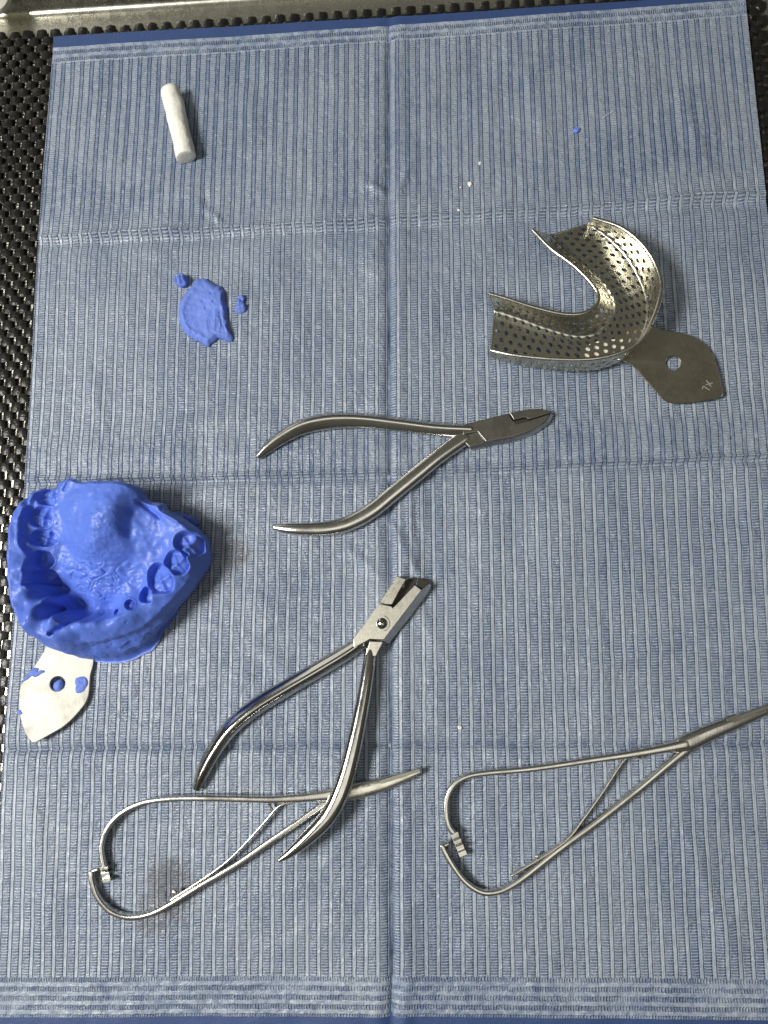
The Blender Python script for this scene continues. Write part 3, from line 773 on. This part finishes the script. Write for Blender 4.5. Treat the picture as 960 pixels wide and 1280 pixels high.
H2 = holder('steel needle holder lying under one handle of the polished cutter pliers',
    [(425, 990, 2.6, 2.4, 2.2), (408, 993.5, 2.6, 1.9, 2.2), (375, 997, 2.6, 1.5, 2.1), (335, 998.8, 2.6, 1.25, 2.0), (272, 997.5, 2.6, 1.1, 2.0), (218, 998, 2.6, 1.05, 2.0), (180, 1003, 2.6, 1.0, 2.0), (152, 1016.5, 2.6, 1.0, 2.0), (135, 1036, 2.6, 1.0, 2.0), (128, 1058, 2.6, 1.0, 1.9), (130, 1077, 2.6, 1.0, 1.9), (132, 1086, 2.6, 1.2, 1.9)],
    [(432, 993, 2.4, 1.6, 1.9), (404, 1006.5, 2.4, 1.4, 1.9), (374, 1027, 2.4, 1.2, 1.9), (340, 1050, 2.4, 1.2, 1.9), (298, 1079, 2.4, 1.15, 1.9), (246, 1110, 2.4, 1.1, 1.9), (215, 1129, 2.4, 1.05, 1.9), (190, 1141.5, 2.4, 1.0, 1.9), (164, 1146, 2.4, 1.0, 1.9), (141, 1139.5, 2.4, 1.0, 1.9), (124, 1122, 2.4, 1.0, 1.9), (116, 1101, 2.4, 1.05, 1.9), (115.5, 1089, 2.4, 1.0, 1.9)],
    [(405, 999.5, 2.7, 1.6, 2.0), (418, 994.5, 2.7, 2.9, 2.3), (440, 990, 2.7, 3.1, 2.4), (460, 985.5, 2.7, 3.0, 2.4), (483, 979, 2.7, 2.6, 2.2), (505, 971.5, 2.6, 1.8, 1.9), (525, 964, 2.6, 1.0, 1.4)], True,
    [(214, 1124.5, 3.2, .5, 1.3), (235, 1111, 3.2, .5, 1.3), (258, 1096, 3.2, .55, 1.3), (280, 1080, 3.2, .5, 1.3), (298, 1063.5, 3.2, .5, 1.2), (320, 1040, 3.2, .5, 1.2), (337, 1020.5, 3.2, .5, 1.2), (346, 1010, 3.2, .5, 1.2), (354, 1005, 3.2, .5, 1.2), (366, 1003, 3.2, .4, 1.1)],
    rack((129.5, 1084), (133.5, 1102.5), 5.2, [(0, .2, 4.4), (.36, .52, 4.2), (.74, 1, 4.3)]),
    [(114.5, 1089.5, 2.4, .9, 1.8), (119, 1088, 2.4, 1.0, 1.8), (123.5, 1086, 2.4, .8, 1.7)], (217.5, 1116), px(270, 1060, 0),
    [(470, 978.5), (478, 974.5), (500, 967.5), (524, 961), (526, 963), (502, 972), (478, 979.5)],
    [(334, 1002.5, 3.0, .35, .8), (337, 1007.5, 3.0, .4, .9), (340.5, 1013, 3.0, .4, .9), (341, 1015, 3.0, .35, .8)])

# ------------------------------------------------------------------ pliers: distal end cutter (polished)
p2 = thing('end_cutter_pliers', 'polished end cutter pliers with blunt open jaws and round rivet, handle over a needle holder', 'pliers', px(470, 790, 0), 'steel orthodontic pliers')
bar('handle', [(452, 803, 3.2, 2.2, 2.3), (430, 817.5, 3.2, 2.6, 2.5), (399, 836, 3.2, 2.8, 2.6), (356, 861, 3.2, 3.0, 2.7), (318, 884.5, 3.2, 3.1, 2.7), (286, 912, 3.2, 3.0, 2.6), (265, 942, 3.2, 2.7, 2.4), (251, 970, 3.0, 2.1, 2.1), (245.5, 985, 2.9, 1.4, 1.5)], M['chrome'], p2, 80, 3.6, tilt=.7, fat=1.08)
bar('handle', [(463.5, 812, 3.6, 2.2, 2.2), (461, 832, 4.1, 2.5, 2.5), (453.5, 878, 5.2, 2.8, 2.7), (441, 938, 6.8, 3.2, 2.8), (428, 984, 8.0, 3.4, 2.8), (411, 1019, 8.6, 3.2, 2.7), (387, 1045, 8.9, 2.7, 2.4), (362, 1066.5, 9.0, 1.7, 1.8), (349.5, 1075, 9.0, .9, 1.1)], M['chrome'], p2, 90, 2.2, fat=1.06)
tl = lambda x, y: 0
plate('jaw', [(441, 799.5), (474, 754.2), (489.8, 757.8), (491.2, 759.8), (518.7, 731), (527.5, 737.5), (479.5, 800), (462.5, 799.2), (449, 806.5), (442, 810)], .6, 6.0, M['bright'], p2, .35)
plate('jaw', [(496, 719.6), (508, 724), (503, 732), (497.8, 741), (490, 756), (481, 755.2), (474.5, 753.2)], .6, 5.8, M['bright'], p2, .35)
plate('jaw_tip', [(519.5, 730.5), (522, 722), (530, 723.5), (537.8, 728.5), (528.5, 736.8)], .6, 4.4, M['satin_flat'], p2, .4, zf=lambda x, y: -.11 * (x - 519.5))
plate('gap_shade', [(489, 756.5), (507.5, 726.5), (519.5, 721), (522, 726), (517.5, 732), (492, 759)], .6, 1.4, M['gap'], p2, .2)  # black sheet put in for the shade between the open jaws
flank('jaw_flank', [(478.8, 801), (500, 772.5), (526.5, 738), (536.5, 729.5)], [(486, 804.5), (508, 776.5), (534.5, 742), (540, 731.5)], 5.5, 2.2, M['chrome'], p2)
plate('shank', [(462, 801.2), (479.2, 802), (469.5, 821), (456.5, 819)], .8, 5.5, M['bright'], p2, .35)
c = px(477.4, 779.3, .006)
V, F = [], []; seg = 32; pr = [(.0001, 1.45), (.8, 1.35), (1.5, 1.05), (2.05, .6), (2.25, .25), (2.3, 0), (2.3, -.6)]
for r, z in pr:
    for k in range(seg):
        a = 2 * math.pi * k / seg; V.append((c.x + r * MM * math.cos(a), c.y + r * MM * math.sin(a), .006 + z * MM))
for i in range(len(pr) - 1):
    for k in range(seg): F.append((i * seg + k, i * seg + (k + 1) % seg, (i + 1) * seg + (k + 1) % seg, (i + 1) * seg + k))
link('rivet', fixn(mesh('rivet', V, F)), M['chrome'], p2)
ring = [(c.x + .0032 * math.cos(a), c.y + .0032 * math.sin(a), .00600) for a in np.linspace(-1.3, 1.25, 30)]
v, f = tube(ring, .00013, 6)
link('rivet_seat', fixn(mesh('rivet_seat', v, f)), M['gap'], p2)

# ------------------------------------------------------------------ used tray full of blue impression putty
imp = thing('filled_impression_tray', 'impression tray filled with blue putty holding a bite mould, pale metal handle smeared blue', 'impression tray', px(128, 730, 0), 'metal impression trays')
CP = [ # photo x, y, height mm
 (28, 618, 19), (22, 650, 22), (20, 690, 23), (22, 730, 24), (32, 762, 25), (50, 782, 25), (75, 796, 24), (40, 628, 18),
 (35, 650, 20), (34, 680, 22), (33, 710, 23), (37, 733, 23.5), (54, 752, 23.5), (67, 770, 24), (72, 782, 24), (27, 680, 23), (26, 710, 24), (48, 766, 25),
 (46, 640, 18.5), (45, 670, 18), (45, 700, 17.5), (50, 722, 16), (66, 744, 12), (82, 763, 7.5),
 (60, 612, 17), (88, 603, 21), (77, 640, 19), (77, 665, 18), (76, 690, 15), (80, 715, 13), (88, 740, 10.5), (98, 760, 9),
 (95, 625, 22), (98, 655, 22.5), (98, 685, 19.5), (100, 705, 16), (110, 730, 13), (118, 750, 11), (110, 765, 9),
 (131, 608, 26), (155, 608, 25), (125, 632, 28), (148, 630, 26), (168, 618, 22), (120, 655, 28), (138, 655, 26.5), (117, 680, 24.5), (133, 683, 22.5), (125, 705, 18.5), (140, 720, 15.5), (135, 742, 12.5), (150, 745, 12), (140, 762, 10),
 (158, 660, 21), (160, 690, 17.5), (165, 715, 14.5), (170, 735, 13), (176, 650, 19), (185, 680, 16.5), (190, 700, 15), (183, 632, 18), (200, 642, 19.5), (215, 650, 20), (226, 658, 19.5), (205, 668, 18), (220, 672, 18.5), (205, 690, 16.5), (180, 720, 14),
 (100, 778, 23), (118, 777, 22), (146, 770, 21.5), (166, 762, 21), (190, 746, 20), (219, 722, 19.5), (238, 697, 19), (244, 674, 17.5),
 (100, 795, 20), (125, 795, 19), (150, 790, 18.5), (172, 778, 18), (200, 755, 17.5), (228, 730, 17), (246, 698, 15), (85, 790, 23),
 (150, 757, 14), (128, 768, 12), (180, 742, 15)]
P3 = np.array([tuple(px(x, y, z * MM)) for x, y, z in CP]) / MM
ctr = px(128, 712, .018)
Pc = P3[:, :2] - np.array(ctr.xy) / MM
def phi(r): return np.where(r > 1e-9, r * r * np.log(r + 1e-12), 0)
n = len(Pc); K = phi(np.linalg.norm(Pc[:, None] - Pc[None], axis=2)) + np.eye(n) * .5
Q = np.c_[np.ones(n), Pc]
sol = np.linalg.solve(np.block([[K, Q], [Q.T, np.zeros((3, 3))]]), np.r_[P3[:, 2], 0, 0, 0])
def base_h(X):
    out = np.zeros(len(X))
    for i in range(0, len(X), 20000):
        x = X[i:i + 20000]; out[i:i + 20000] = phi(np.linalg.norm(x[:, None] - Pc[None], axis=2)) @ sol[:n] + sol[n] + x @ sol[n + 1:]
    return out
NT_, NR, NW = 620, 210, 46
RIM = [(32, 613), (21, 630), (15.5, 650), (14.5, 680), (14, 705), (17.5, 743), (24, 767), (40, 786), (62, 800), (85, 807), (110, 806), (140, 800), (165, 791), (187, 777), (207, 757), (227, 735), (242, 712), (249, 690), (246, 672), (240, 662), (226, 650), (205, 639), (198, 630), (186, 627), (176, 622), (174, 611), (160, 605), (131, 602.5), (102, 601.5), (87, 597), (70, 601), (50, 608)]
BASE = [(52, 628), (44, 645), (40, 670), (40, 705), (42, 740), (47, 765), (56, 795), (72, 812), (95, 822), (118, 827), (140, 828.5), (160, 826), (176, 819), (192, 809), (198, 802), (203, 788), (222, 763), (246, 729), (258, 708), (261, 697), (257, 682), (248, 668), (225, 655), (207, 645), (190, 642), (175, 640), (160, 635), (131, 632), (102, 630), (87, 626), (68, 622)]
Rr = star(RIM, .020, ctr, NT_); Rb = star(BASE, .0, Vector((ctr.x, ctr.y, 0)), NT_)
A = np.linspace(-math.pi, math.pi, NT_, endpoint=False)
jit = np.array([fbm((math.cos(a), math.sin(a), 2.2), 7, 4) for a in A]); jb = np.array([fbm((math.cos(a), math.sin(a), 7.2), 9, 4) for a in A])
Rr = Rr * (1 + .012 * jit); Rb = Rb * (1 + .012 * jb)
qs = (np.arange(1, NR + 1) / NR) ** .85
X = np.concatenate([[[0, 0]]] + [np.stack([Rr * q * np.cos(A), Rr * q * np.sin(A)], 1) for q in qs]) / MM
H = base_h(X)
QQ = np.r_[0, np.repeat(qs, NT_)]
def sm(a, b_, x):
    t = np.clip((x - a) / (b_ - a), 0, 1); return t * t * (3 - 2 * t)
# tooth sockets: x, y, z (mm), half axes mm, rotation, depth mm, molar?
SOC = [(63, 619, 16, 5.8, 4.6, -.5, 4.5, 1), (55.5, 647, 15, 5.6, 4.9, .05, 4.6, 1), (59, 673, 14.5, 5.4, 4.0, .1, 4.4, 1), (58, 700, 14, 3.8, 4.0, 0, 5.0, 0), (60, 722, 13, 4.4, 3.5, .15, 4.6, 0), 
       (236, 680, 17, 6.0, 5.2, .6, 5.5, 1), (222.5, 703, 17, 5.8, 5.0, .8, 5.5, 1), (201, 724, 16, 7.2, 5.8, .85, 6.0, 1), (183, 744, 16, 4.2, 3.0, .7, 5.5, 0), (166, 756, 15, 3.2, 1.9, .6, 4, 0), (148, 765, 14, 2.2, 1.2, .5, 3, 0)]
for (x, y, z, a, b_, ro, dp, mol) in SOC:
    c = (np.array(px(x, y, z * MM).xy) - np.array(ctr.xy)) / MM
    d = X - c; ro = -ro
    l0 = (d[:, 0] * math.cos(ro) + d[:, 1] * math.sin(ro)) / a; l1 = (-d[:, 0] * math.sin(ro) + d[:, 1] * math.cos(ro)) / b_
    wv = 1 + .05 * np.sin(3 * np.arctan2(l1, l0) + x) + .025 * np.sin(5 * np.arctan2(l1, l0) + y)
    r = np.hypot(l0, l1) / wv
    H += .45 * np.exp(-((r - 1.08) / .14) ** 2) * (.6 if mol else .4)
    dp *= .72 if x < 90 else .78
    H -= dp * sm(1.03, .78, r)
    if mol:
        inn = sm(.95, .6, r)
        H += inn * .62 * (2.0 * np.exp(-((l0 - .06 - .15 * l1) / .17) ** 2) + 1.2 * np.exp(-((l1 + .1 + .3 * l0) / .14) ** 2) + .5 * np.cos(l0 * 7 + x) * np.cos(l1 * 6))
    else: H += .8 * sm(.9, .3, r) * np.cos(l0 * 4)
LIP = [(40, 606), (37, 619), (28.5, 638), (25.5, 656), (28, 679), (34, 695), (34, 730), (48, 739), (63, 752), (74, 769), (82, 781), (90, 777.5), (116, 775), (146, 769.5), (168, 761)]
LW = [(np.array(px(x, y, .022).xy) - np.array(ctr.xy)) / MM for x, y in LIP]
bd = np.full(len(X), 1e9); bs = np.zeros(len(X)); bt = np.zeros(len(X))
for k in range(len(LW) - 1):
    a, b_ = LW[k], LW[k + 1]; tq = np.clip(((X - a) @ (b_ - a)) / ((b_ - a) @ (b_ - a)), 0, 1); e = X - a - tq[:, None] * (b_ - a)
    d = np.linalg.norm(e, axis=1); sg = np.sign((b_ - a)[0] * e[:, 1] - (b_ - a)[1] * e[:, 0]); u_ = d < bd - 1e-6
    bd[u_] = d[u_]; bs[u_] = -sg[u_]; bt[u_] = (k + tq[u_]) / (len(LW) - 1)
sd = bd * bs + .35 * np.array([fbm((x, y, 3), .35, 2) for x, y in X])
wgt = np.exp(-(bd / 4.5) ** 2) * np.clip((1 - bt) * 5, 0, 1) * np.clip(bt * 8, 0.2, 1)
H += wgt * (2.6 * (sm(-.9, .7, sd) - .5) + .5 * np.exp(-((sd - .9) / .7) ** 2))
grv = np.exp(-((sd + 3.2) / 2.3) ** 2) * sm(.36, .50, bt) * sm(.90, .72, bt); H -= 4.2 * grv
# folded flap lines: left front crack and the flap on the right palate edge
def seg_d(p0, p1, z):
    a = (np.array(px(*p0, z * MM).xy) - np.array(ctr.xy)) / MM; b_ = (np.array(px(*p1, z * MM).xy) - np.array(ctr.xy)) / MM
    t = np.clip(((X - a) @ (b_ - a)) / ((b_ - a) @ (b_ - a)), 0, 1); e = X - a - t[:, None] * (b_ - a)
    sgn = np.sign((b_ - a)[0] * (X - a)[:, 1] - (b_ - a)[1] * (X - a)[:, 0])
    return np.linalg.norm(e, axis=1), t, sgn
for p0, p1, z, w, dp in (((64, 792), (80, 781), 24, .7, 3.0), ((36, 734), (58, 749), 23, .5, -.7), ((58, 749), (74, 770), 23, .5, -.6),
                        ((175, 628), (198, 646), 19, .9, 1.8), ((204, 640), (224, 652), 19, .8, -1.2), ((88, 600), (80, 612), 20, .6, 1.0), ((30, 618), (36, 634), 19, 1.1, 1.8), ((150, 640), (150, 690), 22, 3, -.8), ((166, 640), (160, 668), 20, 1.6, 1.2)):
    d, t, s_ = seg_d(p0, p1, z); H -= dp * np.exp(-(d / w) ** 2)
# roughness: rugae in the palate front, lumps elsewhere
rc = (np.array(px(120, 722, .016).xy) - np.array(ctr.xy)) / MM
rw = np.exp(-(((X[:, 0] - rc[0]) / 14) ** 2 + ((X[:, 1] - rc[1]) / 9) ** 2))
N1 = np.array([fbm((x * .19 + .45 * mn.noise(Vector((x * .22, y * .22, 4))), y * .30 + .4 * mn.noise(Vector((x * .25, y * .25, 14))), 1), 1, 2) for x, y in X]); N2 = np.array([fbm((x, y, 5), .12, 3) for x, y in X]); N3 = np.array([fbm((x, y, 8), .7, 2) for x, y in X])
H += rw * (2.2 * (np.abs(N1) - .2) + .10 * N3) + 1.0 * N2 + .04 * N3
dome = (np.array(px(122, 655, .028).xy) - np.array(ctr.xy)) / MM
dw = np.exp(-(np.linalg.norm(X - dome, axis=1) / 8) ** 2); H += dw * .18 * N3
# roll the edge over
edge = sm(.945, 1.0, QQ); H -= 2.2 * edge ** 2
H = np.maximum(H, 3.2)
V = [np.r_[np.array(ctr.xy) + x * MM, h * MM] for x, h in zip(X, H)]
hr_ = H[-NT_:] * MM
for w in range(1, NW + 1):
    t = w / NW
    for k in range(NT_):
        z = hr_[k] * (1 - t)
        bul = .0016 * math.sin(math.pi * min(1, t * 1.3)) if t < .77 else 0
        ll = t ** 1.2
        r = Rr[k] * (1 - ll) + Rb[k] * ll + bul
        r += .0010 * fbm((math.cos(A[k]) * 1.6, math.sin(A[k]) * 1.6, z * 130), 3, 3) * (1 - t) * min(1, t * 5)
        if t > .9: # thin flash squeezed out at the foot
            r += .0016 * (t - .9) / .1 * max(0, math.sin(A[k] * 1.0 + math.radians(95))) * (1 if -2.2 < A[k] < -.6 else .25)
        V.append(np.array((ctr.x + r * math.cos(A[k]), ctr.y + r * math.sin(A[k]), max(z, .0002 + (.0008 if t > .93 else 0)))))
F = [(0, 1 + k, 1 + (k + 1) % NT_) for k in range(NT_)]
for i in range(NR + NW - 1):
    for k in range(NT_):
        a = 1 + i * NT_ + k; b_ = 1 + i * NT_ + (k + 1) % NT_; F.append((a, a + NT_, b_ + NT_, b_))
link('putty_mould', fixn(mesh('putty_mould', V, F)), M['blue'], imp, angle=180)
# torn flap behind the right heel
def zflap(q, a, p): return (3.5 + 2.5 * (1 - q ** 3) + .8 * fbm(p, 300, 2)) * MM
me, c = lump('torn_flap', [(216, 641), (226, 642), (238, 644), (247, 649), (251, 654), (247, 658), (238, 656), (228, 652), (220, 650)], zflap, n=60, rings=14, zb=.001)
link('torn_flap', me, M['blue'], imp, angle=60)

# handle with blue smears
hz2 = lambda x, y: 4.2 - .35 * (870 - y) / 60 - 2.6 * (x - 68) / 60
hp2 = [(60, 805), (72, 808), (95, 815), (116, 822), (113, 845), (110, 872), (100, 888), (81, 907), (61, 919), (49, 925.5), (41.5, 928.8), (37, 925), (32, 918), (26, 900), (23.5, 881), (24.5, 861), (31, 848.5), (46, 828)]
hd2 = leaf('handle', hp2, (71.8, 854.8), 3.05, hz2, .9, M['plate'], imp)
def smear(pts, h, seedz):
    xs = [p[0] for p in pts]; ys = [p[1] for p in pts]; cx_, cy_ = sum(xs) / len(xs), sum(ys) / len(ys)
    z0 = hz2(cx_, cy_) * MM; c = px(cx_, cy_, z0); n_ = 60; R_ = star(pts, z0, c, n_); A_ = np.linspace(-math.pi, math.pi, n_, endpoint=False)
    V, F = [], []
    def zpl(p):  # plane of the handle at a world point
        return hz2(cx_ + (p.x - c.x) * 2990, cy_ + (c.y - p.y) * 2990) * MM
    V.append((c.x, c.y, zpl(c) + h * MM)); 
    for i in range(1, 11):
        q = i / 10
        for k in range(n_):
            p = Vector((c.x + R_[k] * q * math.cos(A_[k]), c.y + R_[k] * q * math.sin(A_[k]), seedz))
            V.append((p.x, p.y, zpl(p) + (h * (1 - q ** 5) ** .5 * (1 + .4 * fbm(p, 600, 2)) - .05) * MM))
    F = [(0, 1 + k, 1 + (k + 1) % n_) for k in range(n_)]
    for i in range(9):
        for k in range(n_):
            a = 1 + i * n_ + k; b_ = 1 + i * n_ + (k + 1) % n_; F.append((a, a + n_, b_ + n_, b_))
    return link('putty_smear', fixn(mesh('putty_smear', V, F)), M['blue_dry'], hd2, angle=60)
smear([(95, 848), (100, 846), (107, 846.5), (109.5, 851), (107, 860), (102, 866), (96, 866.5), (95.5, 857)], .5, 1)
smear([(25, 856), (30, 849), (37, 840), (42, 834.5), (49, 836), (56, 839), (49, 844), (43, 842), (36, 848), (29, 853)], .5, 2)
smear([(22, 888), (27, 889.5), (28, 892), (23, 893)], .3, 3)
# plug of putty in the handle hole
cpl = px(75, 857, .003)
def zplug(q, a, p): return (3.2 + 1.5 * (1 - q ** 2)) * MM
me, c = lump('hole_plug', [(70, 856), (74, 851), (79, 849), (82, 853), (82, 859), (78, 864), (73, 864)], zplug, n=40, rings=8, zb=.0005)
link('putty_smear', me, M['blue_dry'], hd2, angle=60)
strokes('size_mark', [(42, 905, 47, 903), (47, 903, 42, 914), (49, 914, 57, 907), (50, 908, 56, 915)], hz2, M['tin_handle'], hd2, .12)

# ------------------------------------------------------------------ light
NAD = Vector((CX, CY, 0))
TGT = px(-25, 835, 0)
LZ = .95
L = NAD + (TGT - NAD) * ((CZ + LZ) / CZ); L.z = LZ
ld = bpy.data.lights.new('operatory_lamp', 'AREA'); ld.shape = 'DISK'; ld.size = .38; ld.energy = 17.5; ld.color = (1.0, .97, .905)
lo = bpy.data.objects.new('operatory_lamp', ld); COL.objects.link(lo); lo.location = L
lo.rotation_euler = (px(430, 640, 0) - L).to_track_quat('-Z', 'Y').to_euler()

PZ = 1.6; kz = 1 + PZ / CZ
q0, q1 = px(345, 782, 0), px(930, 1160, 0)
pd = bpy.data.lights.new('ceiling_panel', 'AREA'); pd.shape = 'RECTANGLE'
pd.size = (q1.x - q0.x) * kz; pd.size_y = (q0.y - q1.y) * kz; pd.energy = 1.25 * math.pi * pd.size * pd.size_y; pd.color = (1, .97, .86)
po = bpy.data.objects.new('ceiling_panel', pd); COL.objects.link(po)
pm = (q0 + q1) / 2; po.location = (NAD.x + (pm.x - NAD.x) * kz, NAD.y + (pm.y - NAD.y) * kz, PZ)

wd = bpy.data.lights.new('plier_highlight_lamp', 'AREA'); wd.shape = 'RECTANGLE'; wd.size = .42; wd.size_y = .7; wd.energy = 1.0 * math.pi * .29; wd.color = (1, .97, .88)  # added lamp without a known source, for highlights on the plier handles
wo = bpy.data.objects.new('plier_highlight_lamp', wd); COL.objects.link(wo); wo.location = px(470, 600, 0) + Vector((-.75, 1.02, .46))
wo.rotation_euler = (px(470, 600, 0) - wo.location).to_track_quat('-Z', 'Y').to_euler()

w = bpy.data.worlds.new('World'); sc.world = w; w.use_nodes = True
t = NT(w); bg = t.n['Background']
tc = t.new('ShaderNodeTexCoord').outputs['Generated']
sp = t.new('ShaderNodeSeparateXYZ'); t.l.new(tc, sp.inputs[0])
side = t.ss(sp.outputs[0], .75, -.75)
nz = t.ss(t.noise(tc, 2.6, 3, .6), .42, .62)
c = t.mix(side, (.105, .100, .080), (.15, .15, .13))
c = t.mix(t.m('MULTIPLY', nz, .55), c, (.030, .027, .022))
c = t.mix(t.ss(sp.outputs[2], .75, .15, 0, .75), c, (.02, .019, .016))
t.put(bg.inputs['Color'], c); bg.inputs['Strength'].default_value = 1.0

sc.view_settings.view_transform = 'Standard'; sc.view_settings.look = 'None'
sc.view_settings.exposure = 0; sc.view_settings.gamma = 1
sc.render.engine = 'CYCLES'
